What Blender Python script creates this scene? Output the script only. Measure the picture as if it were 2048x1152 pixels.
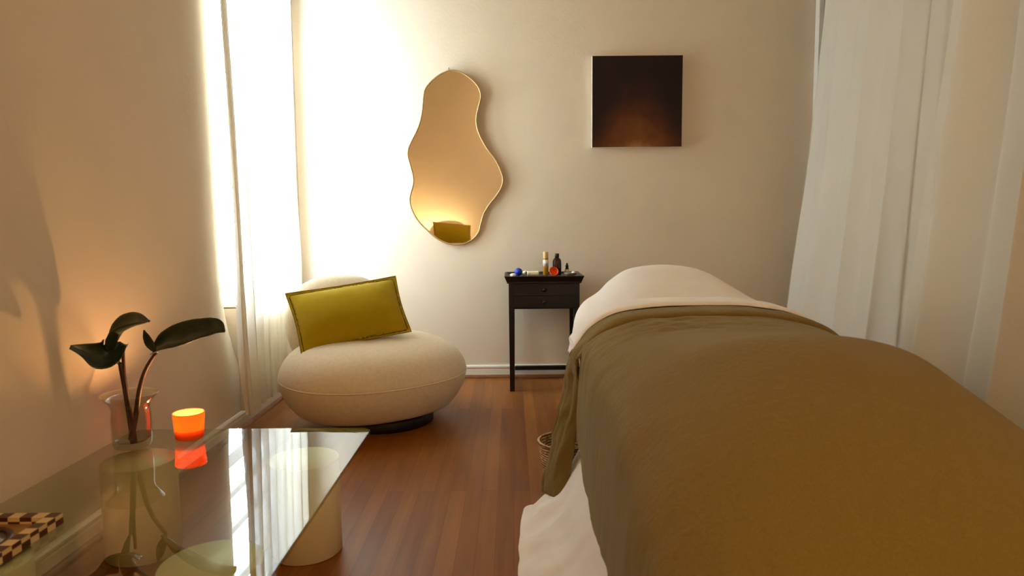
import bpy, bmesh, math, random
from mathutils import Vector, Matrix, noise
random.seed(7)
S = bpy.context.scene
for o in list(bpy.data.objects): bpy.data.objects.remove(o)
C = S.collection
R = math.radians

# ------------------------------------------------------------------ camera
H = 1.05; F = 1365.0; TP = R(5.44); RO = R(0.5)
cam = bpy.data.cameras.new('camera'); co = bpy.data.objects.new('camera', cam); C.objects.link(co)
co.matrix_world = Matrix.Translation((0, 0, H)) @ Matrix.Rotation(R(90) - TP, 4, 'X') @ Matrix.Rotation(-RO, 4, 'Z')
cam.sensor_width = 36; cam.lens = 36 * F / 2048; cam.clip_start = 0.05
cam.dof.use_dof = True; cam.dof.focus_distance = 3.6; cam.dof.aperture_fstop = 4.0
S.camera = co
# ------------------------------------------------------------------ light
S.view_settings.view_transform = 'Standard'; S.view_settings.look = 'None'
S.view_settings.gamma = 1; S.view_settings.use_curve_mapping = False
S.view_settings.exposure = 0.0
W = bpy.data.worlds.new('daylight'); S.world = W; W.use_nodes = True
bg = W.node_tree.nodes['Background']; bg.inputs[0].default_value = (0.68, 0.82, 1.0, 1); bg.inputs[1].default_value = 46.0
XL, XR, YB, YR, ZC = -1.42, 2.03, 4.60, -1.7, 3.12           # the room
WY0, WY1, WZ0, WZ1 = 3.57, 4.42, 0.62, 2.52                  # the window in the left wall
def area(name, loc, rot, sx, sy, e, col, portal=False):
    l = bpy.data.lights.new(name, 'AREA'); l.shape = 'RECTANGLE'; l.size = sx; l.size_y = sy
    l.energy = e; l.color = col
    if portal: l.cycles.is_portal = True
    o = bpy.data.objects.new(name, l); C.objects.link(o); o.location = loc; o.rotation_euler = rot
    return o
area('window_portal', (XL - 0.24, (WY0 + WY1) / 2, (WZ0 + WZ1) / 2), (0, R(-90), 0), WZ1 - WZ0, WY1 - WY0, 1, (1, 1, 1), True)
area('warm_ceiling_light', (0.9, -0.9, 3.08), (0, 0, 0), 1.0, 1.0, 33, (1.0, 0.66, 0.33))

# ------------------------------------------------------------------ helpers
def ray(px, py):
    u = (px - 1024) / F; v = -(py - 576) / F
    c, s = math.cos(-RO), math.sin(-RO)
    x = u * c - v * s; y = u * s + v * c
    return (x, math.cos(TP) + y * math.sin(TP), -math.sin(TP) + y * math.cos(TP))
def P(px, py, X=None, Y=None, Z=None):
    r = ray(px, py)
    t = Y / r[1] if Y is not None else ((Z - H) / r[2] if Z is not None else X / r[0])
    return Vector((r[0] * t, r[1] * t, H + r[2] * t))
def srgb(r, g, b):
    f = lambda v: (v / 12.92 if v <= 0.04045 else ((v + 0.055) / 1.055) ** 2.4)
    return (f(r / 255), f(g / 255), f(b / 255), 1)

class Mat:
    def __init__(s, name):
        s.m = bpy.data.materials.new(name); s.m.use_nodes = True; s.t = s.m.node_tree
        s.b = s.t.nodes['Principled BSDF']; s.o = s.t.nodes['Material Output']
    def n(s, typ, **kw):
        x = s.t.nodes.new(typ)
        for k, v in kw.items():
            if k.startswith('_'): setattr(x, k[1:], v)
            else: x.inputs[k.replace('__', ' ')].default_value = v
        return x
    def l(s, a, b): s.t.links.new(a, b)
    def coord(s, scale=(1, 1, 1), obj=True):
        tc = s.n('ShaderNodeTexCoord'); mp = s.n('ShaderNodeMapping'); mp.inputs['Scale'].default_value = scale
        s.l(tc.outputs['Object' if obj else 'Generated'], mp.inputs[0]); return mp.outputs[0]
    def ramp(s, fac, stops):
        r = s.n('ShaderNodeValToRGB'); e = r.color_ramp.elements
        while len(e) < len(stops): e.new(0.5)
        for q, (p, c) in zip(e, stops): q.position = p; q.color = c
        s.l(fac, r.inputs[0]); return r.outputs[0]
    def bump(s, h, st, dist=0.01):
        b = s.n('ShaderNodeBump', Strength=st, Distance=dist); s.l(h, b.inputs['Height']); s.l(b.outputs[0], s.b.inputs['Normal']); return b

def plain(name, col, rough=0.6, metal=0.0, nscale=30, amt=0.06, bump=0.0, bscale=None, sheen=0.0, spec=0.5, stretch=(1, 1, 1)):
    M = Mat(name); c = M.coord(stretch)
    nz = M.n('ShaderNodeTexNoise', Scale=nscale, Detail=3.0); M.l(c, nz.inputs['Vector'])
    a = tuple(v * (1 - amt) for v in col[:3]) + (1,); b = tuple(min(1, v * (1 + amt)) for v in col[:3]) + (1,)
    M.l(M.ramp(nz.outputs[0], [(0.3, a), (0.7, b)]), M.b.inputs['Base Color'])
    M.b.inputs['Roughness'].default_value = rough; M.b.inputs['Metallic'].default_value = metal
    M.b.inputs['Sheen Weight'].default_value = sheen; M.b.inputs['Specular IOR Level'].default_value = spec
    if bump:
        n2 = M.n('ShaderNodeTexNoise', Scale=bscale or nscale * 4, Detail=3.0); M.l(c, n2.inputs['Vector'])
        M.bump(n2.outputs[0], bump, 0.003)
    return M

m_wall = plain('plaster_cream', srgb(227, 211, 187), 0.85, nscale=4, amt=0.02, bump=0.25, bscale=60, spec=0.2)
m_ceil = plain('ceiling_paint', srgb(235, 225, 205), 0.9, spec=0.2)
m_white = plain('white_gloss_paint', srgb(232, 226, 214), 0.35, nscale=8, amt=0.03)
m_shoe = plain('brown_shoe_moulding', srgb(126, 78, 40), 0.45, nscale=20, amt=0.2)
m_frame_w = plain('window_paint', srgb(215, 218, 220), 0.5)
m_shadetrim = plain('shaded_window_jamb', srgb(150, 152, 138), 0.6)  # shade on the window frame beside the curtain, put into its grey
m_black = plain('black_stained_wood', srgb(24, 19, 18), 0.38, spec=0.35, nscale=25, amt=0.25, stretch=(1, 1, 6))
m_cream = plain('ivory_lacquer', srgb(228, 212, 172), 0.4, nscale=3, amt=0.02)
m_boucle = plain('cream_wool', srgb(228, 212, 184), 0.95, nscale=60, amt=0.05, bump=0.35, bscale=260, sheen=0.25, spec=0.15)
m_base = plain('black_base', srgb(26, 22, 20), 0.45)
m_mustard = plain('mustard_linen', srgb(170, 144, 14), 0.9, nscale=25, amt=0.04, bump=0.15, bscale=300, sheen=0.1, spec=0.1)
m_mustard_d = plain('mustard_edge_stitch', srgb(128, 106, 14), 0.9, nscale=90, amt=0.15)
m_sheet = plain('white_cotton', srgb(246, 239, 234), 0.9, nscale=12, amt=0.02, bump=0.25, bscale=14, spec=0.15, sheen=0.1)
m_brass = plain('pale_brass_frame', srgb(196, 170, 120), 0.3, metal=0.6, amt=0.03)
m_nail = plain('steel_nail', srgb(110, 100, 90), 0.4, metal=0.8)
m_brown = plain('brown_vinyl', srgb(86, 48, 26), 0.45)
m_beech = plain('beech_legs', srgb(170, 118, 70), 0.5)
m_stem = plain('dark_purple_stem', srgb(66, 36, 28), 0.5, nscale=20, amt=0.2)
m_wax = plain('cream_wax', srgb(250, 228, 190), 0.5)
m_wick = plain('charred_wick', srgb(30, 22, 18), 0.9)
m_canvas = plain('raw_canvas_edge', srgb(236, 228, 210), 0.8)

def mk_leaf():
    M = Mat('dark_green_leaf'); c = M.coord()
    w = M.n('ShaderNodeTexNoise', Scale=18.0, Detail=4.0); M.l(c, w.inputs['Vector'])
    M.l(M.ramp(w.outputs[0], [(0.3, srgb(22, 34, 22)), (0.7, srgb(52, 66, 36))]), M.b.inputs['Base Color'])
    M.b.inputs['Roughness'].default_value = 0.32
    return M
m_leaf = mk_leaf()

def mk_floor():
    M = Mat('oak_strip_floor'); tc = M.n('ShaderNodeTexCoord'); mp = M.n('ShaderNodeMapping')
    mp.inputs['Rotation'].default_value = (0, 0, R(90)); M.l(tc.outputs['Object'], mp.inputs[0])
    br = M.n('ShaderNodeTexBrick', Scale=1.0, Mortar__Size=0.0012, Mortar__Smooth=0.3, Bias=0.0, Brick__Width=1.9, Row__Height=0.062)
    br.inputs['Color1'].default_value = (0, 0, 0, 1); br.inputs['Color2'].default_value = (1, 1, 1, 1); br.inputs['Mortar'].default_value = (0.3, 0.3, 0.3, 1)
    br.offset = 0.37; M.l(mp.outputs[0], br.inputs['Vector'])
    g = M.n('ShaderNodeMapping'); g.inputs['Scale'].default_value = (14, 0.9, 1); M.l(tc.outputs['Object'], g.inputs[0])
    nz = M.n('ShaderNodeTexNoise', Scale=2.2, Detail=6.0, Distortion=0.6); M.l(g.outputs[0], nz.inputs['Vector'])
    big = M.n('ShaderNodeTexNoise', Scale=1.6, Detail=2.0); M.l(tc.outputs['Object'], big.inputs['Vector'])
    a = M.n('ShaderNodeMath', _operation='MULTIPLY'); a.inputs[1].default_value = 0.22; M.l(br.outputs['Color'], a.inputs[0])
    b = M.n('ShaderNodeMath', _operation='MULTIPLY_ADD'); b.inputs[1].default_value = 0.45; M.l(nz.outputs[0], b.inputs[0]); M.l(a.outputs[0], b.inputs[2])
    d = M.n('ShaderNodeMath', _operation='MULTIPLY_ADD'); d.inputs[1].default_value = 0.25; M.l(big.outputs[0], d.inputs[0]); M.l(b.outputs[0], d.inputs[2])
    col = M.ramp(d.outputs[0], [(0.2, srgb(100, 52, 15)), (0.45, srgb(134, 77, 24)), (0.75, srgb(164, 103, 36))])
    mx = M.n('ShaderNodeMix', _data_type='RGBA'); mx.inputs[7].default_value = srgb(92, 44, 18)
    mf = M.n('ShaderNodeMath', _operation='MULTIPLY'); mf.inputs[1].default_value = 0.6; M.l(br.outputs['Fac'], mf.inputs[0])
    M.l(mf.outputs[0], mx.inputs[0]); M.l(col, mx.inputs[6]); M.l(mx.outputs[2], M.b.inputs['Base Color'])
    M.b.inputs['Roughness'].default_value = 0.38; M.b.inputs['Specular IOR Level'].default_value = 0.4
    M.bump(nz.outputs[0], 0.08, 0.002)
    return M
m_floor = mk_floor()

def mk_linen():
    M = Mat('olive_washed_linen')
    tc = M.n('ShaderNodeTexCoord')
    mp = M.n('ShaderNodeMapping'); mp.inputs['Scale'].default_value = (1.0, 1.0, 0.22); M.l(tc.outputs['Object'], mp.inputs[0])
    n1 = M.n('ShaderNodeTexNoise', Scale=30.0, Detail=5.0, Distortion=1.6); M.l(mp.outputs[0], n1.inputs['Vector'])
    n2 = M.n('ShaderNodeTexNoise', Scale=500.0, Detail=2.0); M.l(tc.outputs['Object'], n2.inputs['Vector'])
    M.l(M.ramp(n2.outputs[0], [(0.3, srgb(119, 100, 50)), (0.7, srgb(136, 115, 62))]), M.b.inputs['Base Color'])
    M.b.inputs['Roughness'].default_value = 0.92; M.b.inputs['Specular IOR Level'].default_value = 0.12; M.b.inputs['Sheen Weight'].default_value = 0.12
    b1 = M.n('ShaderNodeBump', Strength=0.5, Distance=0.008); M.l(n1.outputs[0], b1.inputs['Height'])
    b2 = M.n('ShaderNodeBump', Strength=0.2, Distance=0.001); M.l(n2.outputs[0], b2.inputs['Height']); M.l(b1.outputs[0], b2.inputs['Normal'])
    M.l(b2.outputs[0], M.b.inputs['Normal'])
    return M
m_linen = mk_linen()

def mk_sheer(name, col, transp, transl):
    M = Mat(name); t = M.t; t.nodes.remove(M.b)
    c = M.coord(); wv = M.n('ShaderNodeTexNoise', Scale=350.0, Detail=1.0); M.l(c, wv.inputs['Vector'])
    cc = M.ramp(wv.outputs[0], [(0.3, tuple(v * 0.94 for v in col[:3]) + (1,)), (0.7, col)])
    d = M.n('ShaderNodeBsdfDiffuse'); tl = M.n('ShaderNodeBsdfTranslucent'); tr = M.n('ShaderNodeBsdfTransparent')
    M.l(cc, d.inputs[0]); M.l(cc, tl.inputs[0])
    m1 = M.n('ShaderNodeMixShader', Fac=transl); M.l(d.outputs[0], m1.inputs[1]); M.l(tl.outputs[0], m1.inputs[2])
    m2 = M.n('ShaderNodeMixShader', Fac=transp); M.l(m1.outputs[0], m2.inputs[1]); M.l(tr.outputs[0], m2.inputs[2])
    M.l(m2.outputs[0], M.o.inputs[0]); return M
m_sheer = mk_sheer('sheer_gauze', srgb(240, 232, 214), 0.06, 0.34)
m_hem = mk_sheer('thick_gauze_edge', srgb(250, 244, 230), 0.15, 0.6)
m_drape = mk_sheer('ivory_linen_drape', srgb(238, 230, 214), 0.0, 0.3)


def mk_glass(name, tint, boost=1.0, rough=0.0):
    """clear solid glass: light passes straight through, the surface mirrors by Fresnel"""
    M = Mat(name); M.t.nodes.remove(M.b)
    fr = M.n('ShaderNodeFresnel', IOR=1.5); tr = M.n('ShaderNodeBsdfTransparent'); tr.inputs[0].default_value = tint
    gl = M.n('ShaderNodeBsdfGlossy', Roughness=rough)
    geo = M.n('ShaderNodeNewGeometry'); inv = M.n('ShaderNodeMath', _operation='SUBTRACT'); inv.inputs[0].default_value = 1.0
    M.l(geo.outputs['Backfacing'], inv.inputs[1])
    f = M.n('ShaderNodeMath', _operation='MULTIPLY', _use_clamp=True); M.l(fr.outputs[0], f.inputs[0]); M.l(inv.outputs[0], f.inputs[1])
    f2 = M.n('ShaderNodeMath', _operation='MULTIPLY', _use_clamp=True); f2.inputs[1].default_value = boost; M.l(f.outputs[0], f2.inputs[0])
    mx = M.n('ShaderNodeMixShader'); M.l(f2.outputs[0], mx.inputs[0]); M.l(tr.outputs[0], mx.inputs[1]); M.l(gl.outputs[0], mx.inputs[2])
    M.l(mx.outputs[0], M.o.inputs[0]); return M
m_glass = mk_glass('greenish_table_glass', srgb(236, 240, 230), 1.1)
m_pane = mk_glass('window_glass', (0.97, 0.98, 0.97, 1))
m_vase = mk_glass('clear_vase_glass', srgb(238, 236, 230), 1.5)
m_edge = plain('polished_glass_edge', srgb(120, 170, 150), 0.15)

def mk_votive():
    M = Mat('orange_frosted_glass'); M.b.inputs['Base Color'].default_value = srgb(255, 140, 70); M.b.inputs['Roughness'].default_value = 0.25
    tl = M.n('ShaderNodeBsdfTranslucent'); tl.inputs[0].default_value = srgb(255, 150, 84)
    mx = M.n('ShaderNodeMixShader', Fac=0.62); M.l(M.b.outputs[0], mx.inputs[1]); M.l(tl.outputs[0], mx.inputs[2]); M.l(mx.outputs[0], M.o.inputs[0]); return M
m_votive = mk_votive()
def mk_emit(name, col, st):
    M = Mat(name); M.b.inputs['Base Color'].default_value = col; M.b.inputs['Emission Color'].default_value = col; M.b.inputs['Emission Strength'].default_value = st; return M
m_flame = mk_emit('candle_flame', (1.0, 0.72, 0.32, 1), 40)
def mk_mirror():
    M = Mat('warm_mirror_glass'); M.b.inputs['Base Color'].default_value = (0.88, 0.86, 0.75, 1); M.b.inputs['Metallic'].default_value = 1; M.b.inputs['Roughness'].default_value = 0.02; return M
m_mirror = mk_mirror()
def mk_paint():
    M = Mat('abstract_dark_painting'); tc = M.n('ShaderNodeTexCoord')
    # generated x: 0..1 left to right, z: 0..1 bottom to top
    sp = M.n('ShaderNodeSeparateXYZ'); M.l(tc.outputs['Generated'], sp.inputs[0])
    nz = M.n('ShaderNodeTexNoise', Scale=5.0, Detail=6.0, Roughness=0.6); M.l(tc.outputs['Generated'], nz.inputs['Vector'])
    dx = M.n('ShaderNodeMath', _operation='SUBTRACT'); dx.inputs[1].default_value = 0.5; M.l(sp.outputs[0], dx.inputs[0])
    dx2 = M.n('ShaderNodeMath', _operation='MULTIPLY'); M.l(dx.outputs[0], dx2.inputs[0]); M.l(dx.outputs[0], dx2.inputs[1])
    k = M.n('ShaderNodeMath', _operation='MULTIPLY_ADD'); k.inputs[1].default_value = 2.2; M.l(dx2.outputs[0], k.inputs[0]); M.l(sp.outputs[2], k.inputs[2])
    k2 = M.n('ShaderNodeMath', _operation='MULTIPLY_ADD'); k2.inputs[1].default_value = 0.45; M.l(nz.outputs[0], k2.inputs[0]); M.l(k.outputs[0], k2.inputs[2])
    c = M.ramp(k2.outputs[0], [(0.18, srgb(160, 112, 66)), (0.32, srgb(118, 66, 26)), (0.62, srgb(76, 36, 15)), (0.85, srgb(42, 18, 12)), (1.0, srgb(26, 12, 9))])
    M.l(c, M.b.inputs['Base Color']); M.b.inputs['Roughness'].default_value = 0.5; M.b.inputs['Specular IOR Level'].default_value = 0.25
    return M
m_paint = mk_paint()
def mk_check():
    M = Mat('brown_cream_inlay'); tc = M.n('ShaderNodeTexCoord')
    mp = M.n('ShaderNodeMapping'); mp.inputs['Location'].default_value = (0.0005, 0.0005, 0.0135); M.l(tc.outputs['Object'], mp.inputs[0])
    ck = M.n('ShaderNodeTexChecker', Scale=1 / 0.029); ck.inputs[1].default_value = srgb(216, 186, 126); ck.inputs[2].default_value = srgb(74, 34, 16)
    M.l(mp.outputs[0], ck.inputs['Vector']); M.l(ck.outputs[0], M.b.inputs['Base Color']); M.b.inputs['Roughness'].default_value = 0.4; return M
m_check = mk_check()
def mk_wicker():
    M = Mat('woven_straw'); c = M.coord()
    w1 = M.n('ShaderNodeTexWave', Scale=28.0, Distortion=3.0, _bands_direction='Z'); M.l(c, w1.inputs['Vector'])
    w2 = M.n('ShaderNodeTexVoronoi', Scale=70.0); M.l(c, w2.inputs['Vector'])
    m = M.n('ShaderNodeMath', _operation='MULTIPLY'); M.l(w1.outputs['Fac'], m.inputs[0]); M.l(w2.outputs['Distance'], m.inputs[1])
    M.l(M.ramp(m.outputs[0], [(0.05, srgb(128, 88, 52)), (0.45, srgb(222, 190, 150))]), M.b.inputs['Base Color']); M.bump(m.outputs[0], 0.8, 0.004); M.b.inputs['Roughness'].default_value = 0.8; return M
m_wicker = mk_wicker()

# geometry helpers ------------------------------------------------
def link(name, bm, M, parent=None, smooth=True, sub=0, solid=0, bev=0):
    bmesh.ops.recalc_face_normals(bm, faces=bm.faces)
    me = bpy.data.meshes.new(name); bm.to_mesh(me); bm.free()
    o = bpy.data.objects.new(name, me); C.objects.link(o); me.materials.append(M.m if isinstance(M, Mat) else M)
    if parent is not None: o.parent = parent
    if smooth:
        for p in me.polygons: p.use_smooth = True
    if solid:
        s = o.modifiers.new('thick', 'SOLIDIFY'); s.thickness = solid; s.offset = -1
    if bev:
        b = o.modifiers.new('bevel', 'BEVEL'); b.width = bev; b.segments = 2; b.limit_method = 'ANGLE'; b.harden_normals = True
    if sub:
        s = o.modifiers.new('sub', 'SUBSURF'); s.levels = sub; s.render_levels = sub
    return o
def tag(o, label, cat=None, group=None):
    o['label'] = label
    if cat: o['category'] = cat
    if group: o['group'] = group
    return o
def struct(o): o['kind'] = 'structure'; return o
def thing(name, label, cat, loc=(0, 0, 0), rz=0, group=None):
    o = bpy.data.objects.new(name, None); C.objects.link(o); o.location = loc; o.rotation_euler = (0, 0, rz); o.empty_display_size = 0.05
    return tag(o, label, cat, group)
def box(bm, x0, x1, y0, y1, z0, z1):
    v = [bm.verts.new(p) for p in ((x0, y0, z0), (x1, y0, z0), (x1, y1, z0), (x0, y1, z0), (x0, y0, z1), (x1, y0, z1), (x1, y1, z1), (x0, y1, z1))]
    for f in ((0, 3, 2, 1), (4, 5, 6, 7), (0, 1, 5, 4), (1, 2, 6, 5), (2, 3, 7, 6), (3, 0, 4, 7)): bm.faces.new([v[i] for i in f])
    return v
def bx(*a):
    bm = bmesh.new(); box(bm, *a); return bm
def lathe(prof, n=48, cx=0, cy=0, sx=1, sy=1, close=False):
    bm = bmesh.new(); rings = []
    for r, z in prof:
        if r < 1e-6: rings.append([bm.verts.new((cx, cy, z))])
        else: rings.append([bm.verts.new((cx + sx * r * math.cos(2 * math.pi * k / n), cy + sy * r * math.sin(2 * math.pi * k / n), z)) for k in range(n)])
    pairs = list(zip(rings, rings[1:])) + ([(rings[-1], rings[0])] if close else [])
    for a, b in pairs:
        for k in range(n):
            k2 = (k + 1) % n
            if len(a) == 1 and len(b) == 1: continue
            if len(a) == 1: bm.faces.new((a[0], b[k2], b[k]))
            elif len(b) == 1: bm.faces.new((a[k], a[k2], b[0]))
            else: bm.faces.new((a[k], a[k2], b[k2], b[k]))
    return bm
def catmull(pts, n):
    pts = [Vector(p) for p in pts]; out = []; m = len(pts) - 1
    for i in range(n):
        t = i / (n - 1) * m; k = min(int(t), m - 1); u = t - k
        p1, p2 = pts[k], pts[k + 1]; p0 = pts[k - 1] if k > 0 else 2 * p1 - p2; p3 = pts[k + 2] if k + 2 <= m else 2 * p2 - p1
        out.append(0.5 * ((2 * p1) + (p2 - p0) * u + (2 * p0 - 5 * p1 + 4 * p2 - p3) * u * u + (3 * p1 - p0 - 3 * p2 + p3) * u ** 3))
    return out
def tube(bm, pts, rad, n=10, closed=False):
    pts = [Vector(p) for p in pts]; rings = []; N = len(pts); up = Vector((0, 0, 1))
    for i, p in enumerate(pts):
        d = (pts[(i + 1) % N] - pts[i - 1]) if closed or 0 < i < N - 1 else (pts[1] - pts[0] if i == 0 else pts[-1] - pts[-2])
        d.normalize(); a = d.cross(up)
        if a.length < 0.05: a = d.cross(Vector((0, 1, 0)))
        a.normalize(); b = d.cross(a); r = rad[i] if isinstance(rad, (list, tuple)) else rad
        rings.append([bm.verts.new(p + a * r * math.cos(2 * math.pi * k / n) + b * r * math.sin(2 * math.pi * k / n)) for k in range(n)])
    for i in range(N if closed else N - 1):
        a, b = rings[i], rings[(i + 1) % N]
        for k in range(n): bm.faces.new((a[k], a[(k + 1) % n], b[(k + 1) % n], b[k]))
    if not closed: bm.faces.new(rings[0]); bm.faces.new(rings[-1])
    return bm
def gridmesh(rows, closed=False):
    bm = bmesh.new(); V = [[bm.verts.new(p) for p in r] for r in rows]
    for a, b in zip(V, V[1:]):
        for k in range(len(a) - (0 if closed else 1)): bm.faces.new((a[k], a[(k + 1) % len(a)], b[(k + 1) % len(a)], b[k]))
    return bm
def nz(x, y, z=0, s=1): return noise.noise(Vector((x * s, y * s, z * s)))

# ------------------------------------------------------------------ the room
T = 0.22
struct(link('floor', bx(XL - T, XR + T, YR - T, YB + T, -0.1, 0), m_floor, smooth=False))
struct(link('ceiling', bx(XL - T, XR + T, YR - T, YB + T, ZC, ZC + 0.1), m_ceil, smooth=False))
struct(link('wall_back', bx(XL, XR, YB, YB + T, 0, ZC), m_wall, smooth=False))
struct(link('wall_rear', bx(XL, XR, YR - T, YR, 0, ZC), m_wall, smooth=False))
struct(link('wall_right', bx(XR, XR + T, YR - T, YB + T, 0, ZC), m_wall, smooth=False))
# left wall, its near reveal curved only to brighten gradually towards the window
bm = bmesh.new()
WB = WY0 - 0.64                                            # added bow catches skylight, standing in for the glow beside the window
box(bm, XL - T, XL, YR - T, WB, 0, ZC); box(bm, XL - T, XL, WY1, YB + T, 0, ZC)
box(bm, XL - T, XL, WY0, WY1, 0, WZ0); box(bm, XL - T, XL, WY0, WY1, WZ1, ZC)
def sstep(a, b, x): t = max(0, min(1, (x - a) / (b - a))); return t * t * (3 - 2 * t)
rows = []
for jz in range(64):
    z = ZC * jz / 63; f = sstep(0.05, 0.85, z) * (1 - sstep(2.5, 3.0, z))
    rows.append([Vector((XL - 0.14 * f * (k / 24) ** 4, WB + (WY0 - WB) * k / 24, z)) for k in range(25)] + [Vector((XL - T, WY0, z)), Vector((XL - T, WB, z))])
def skin(rws, sm_):
    V = [[bm.verts.new(p) for p in r_] for r_ in rws]
    for a_, b_ in zip(V, V[1:]):
        for k in range(len(a_) - 1): bm.faces.new((a_[k], a_[k + 1], b_[k + 1], b_[k])).smooth = sm_
skin([r_[:25] for r_ in rows], True); skin([[r_[24], r_[25]] for r_ in rows], False); skin([[r_[25], r_[26]] for r_ in rows], False)
struct(link('wall_left', bm, m_wall, smooth=False))
w = bpy.data.objects.new('window_1', None); C.objects.link(w); w.location = (XL - 0.17, (WY0 + WY1) / 2, WZ0); struct(w)
def wbox(*a):
    bm = bmesh.new(); box(bm, *a); bmesh.ops.translate(bm, verts=bm.verts, vec=-w.location); return bm
x0, x1 = XL - 0.20, XL - 0.14
fb = bmesh.new()
for a in ((WY0, WY0 + 0.035, WZ0, WZ1), (WY1 - 0.035, WY1, WZ0, WZ1), (WY0, WY1, WZ0, WZ0 + 0.05), (WY0, WY1, WZ1 - 0.05, WZ1)): box(fb, x0, x1, *a)
bmesh.ops.translate(fb, verts=fb.verts, vec=-w.location); link('window_frame', fb, m_frame_w, w, False)
for z, hgt in ((0.89, 0.075), (1.085, 0.035), (1.29, 0.035), (1.62, 0.06), (1.95, 0.035)):
    link('glazing_bar', wbox(x0 + 0.01, x1 - 0.01, WY0 + 0.035, WY1 - 0.035, z - hgt / 2, z + hgt / 2), m_frame_w, w, False)
link('glass_pane', wbox(XL - 0.172, XL - 0.168, WY0 + 0.03, WY1 - 0.03, WZ0 + 0.04, WZ1 - 0.04), m_pane, w, False)
link('window_sill', wbox(XL - 0.14, XL + 0.0, WY0, WY1, WZ0 - 0.005, WZ0 + 0.012), m_white, w, False)
# baseboards and the brown shoe moulding below them
def base(name, pts, along):
    prof = [(0, 0.0), (0.016, 0.0), (0.016, 0.055), (0.013, 0.062), (0.018, 0.068), (0.018, 0.078), (0.010, 0.086), (0, 0.086)]
    bm = bmesh.new(); (ax, ay), (bx_, by_) = pts; nx, ny = along
    A = [bm.verts.new((ax + nx * d, ay + ny * d, z)) for d, z in prof]; B = [bm.verts.new((bx_ + nx * d, by_ + ny * d, z)) for d, z in prof]
    for k in range(len(prof)): bm.faces.new((A[k], A[(k + 1) % len(prof)], B[(k + 1) % len(prof)], B[k]))
    bm.faces.new(A); bm.faces.new(B)
    o = struct(link(name, bm, m_white, smooth=False))
    prof = [(0.0162, 0)] + [(0.0162 + 0.017 * math.cos(R(a)), 0.02 * math.sin(R(a))) for a in range(0, 91, 15)]
    bm = bmesh.new()
    A = [bm.verts.new((ax + nx * d, ay + ny * d, z)) for d, z in prof]; B = [bm.verts.new((bx_ + nx * d, by_ + ny * d, z)) for d, z in prof]
    for k in range(len(prof)): bm.faces.new((A[k], A[(k + 1) % len(prof)], B[(k + 1) % len(prof)], B[k]))
    link('shoe_moulding', bm, m_shoe, o, False); return o
base('baseboard_left', ((XL, YR), (XL, YB - 0.02)), (1, 0))
base('baseboard_back', ((XL, YB), (XR, YB)), (0, -1))
base('baseboard_right', ((XR, YR), (XR, YB - 0.02)), (-1, 0))
struct(link('trim_1', bx(XR - 0.035, XR, YB - 0.06, YB - 0.001, 0.09, ZC), m_white, smooth=False, bev=0.003))
struct(link('trim_2', bx(XR - 0.008, XR, YB - 0.36, YB - 0.061, 0.09, ZC), m_shadetrim, smooth=False))

# ------------------------------------------------------------------ sheer curtain by the window
def drape(name, label, keys, folds, amp, M, group=None, seed=0, nu=220, nv=70, sharp=0.7):
    """keys: rows from top to bottom (near xyz, far xyz); normal of the pleats is horizontal"""
    near = catmull([k[0] for k in keys], nv); far = catmull([k[1] for k in keys], nv); rows = []
    for j in range(nv):
        a, b = near[j], far[j]; d = b - a; d.z = 0; n = Vector((d.y, -d.x, 0)).normalized(); v = j / (nv - 1); r = []
        for i in range(nu):
            u = i / (nu - 1)
            uu = u + 0.03 * nz(u * 4, v * 1.3, seed) + 0.012 * nz(u * 11, v * 2.0, seed + 4)
            ph = uu * folds * 2 * math.pi + 0.8 * nz(u * 3.1, v * 0.8, seed + 9)
            w_ = math.sin(ph) * 0.75 + 0.35 * math.sin(ph * 2.1 + 1.3 * nz(u * 6, v, seed + 2)) * (0.6 + 0.6 * v)
            e = amp * (0.75 + 0.6 * nz(u * 5, v * 1.5, seed + 20)) * (0.7 + 0.45 * v)
            r.append(a + (b - a) * (u + 0.012 * math.sin(2 * ph) * (0 < i < nu - 1)) + n * (w_ * e))
        rows.append(r)
    o = link(name, gridmesh(rows), M); return tag(o, label, 'curtain', group)
def LX(px, py, X): return P(px, py, X=X)
XS = -1.33
kL = []
for (pn, pf, z) in ((405, 583, 3.11), (430, 586, 2.5), (438, 588, 2.1), (452, 591, 1.65), (463, 596, 1.2), (471, 603, 0.8), (478, 600, 0.42), (487, 596, 0.115)):
    def atz(px, X, z):
        Y = 3.0
        for _ in range(30):
            # solve Y so that the point (X, Y, z) projects at column px
            f = Y * math.cos(TP) - (z - H) * math.sin(TP); xx = 1024 + F * X / f
            Y *= 1 + (px - xx) / (1024 - xx) * -1 * -1 * 0.8
        return Vector((X, Y, z))
    kL.append((atz(pn, XS, z), atz(pf, XS + 0.0, z)))
sheer = drape('sheer_curtain', 'sheer white gauze curtain hanging beside the bright window', kL, 8, 0.032, m_sheer, seed=3)
# its bunched leading edge, several layers thick
rows = []
for q in range(80):
    v = q / 79; k_ = catmull([k[0] for k in kL], 80)[q]; wd_ = 0.030 * (1 - 0.55 * sstep(0.2, 0.6, v)) 
    rows.append([k_ + Vector((0.030 + 0.008 * math.sin(t * 9 + v * 3), wd_ * (t - 0.2) + 0.006 * nz(v * 4, t), 0)) for t in [i_ / 8 for i_ in range(9)]])
link('leading_edge', gridmesh(rows), m_hem, sheer)
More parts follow.
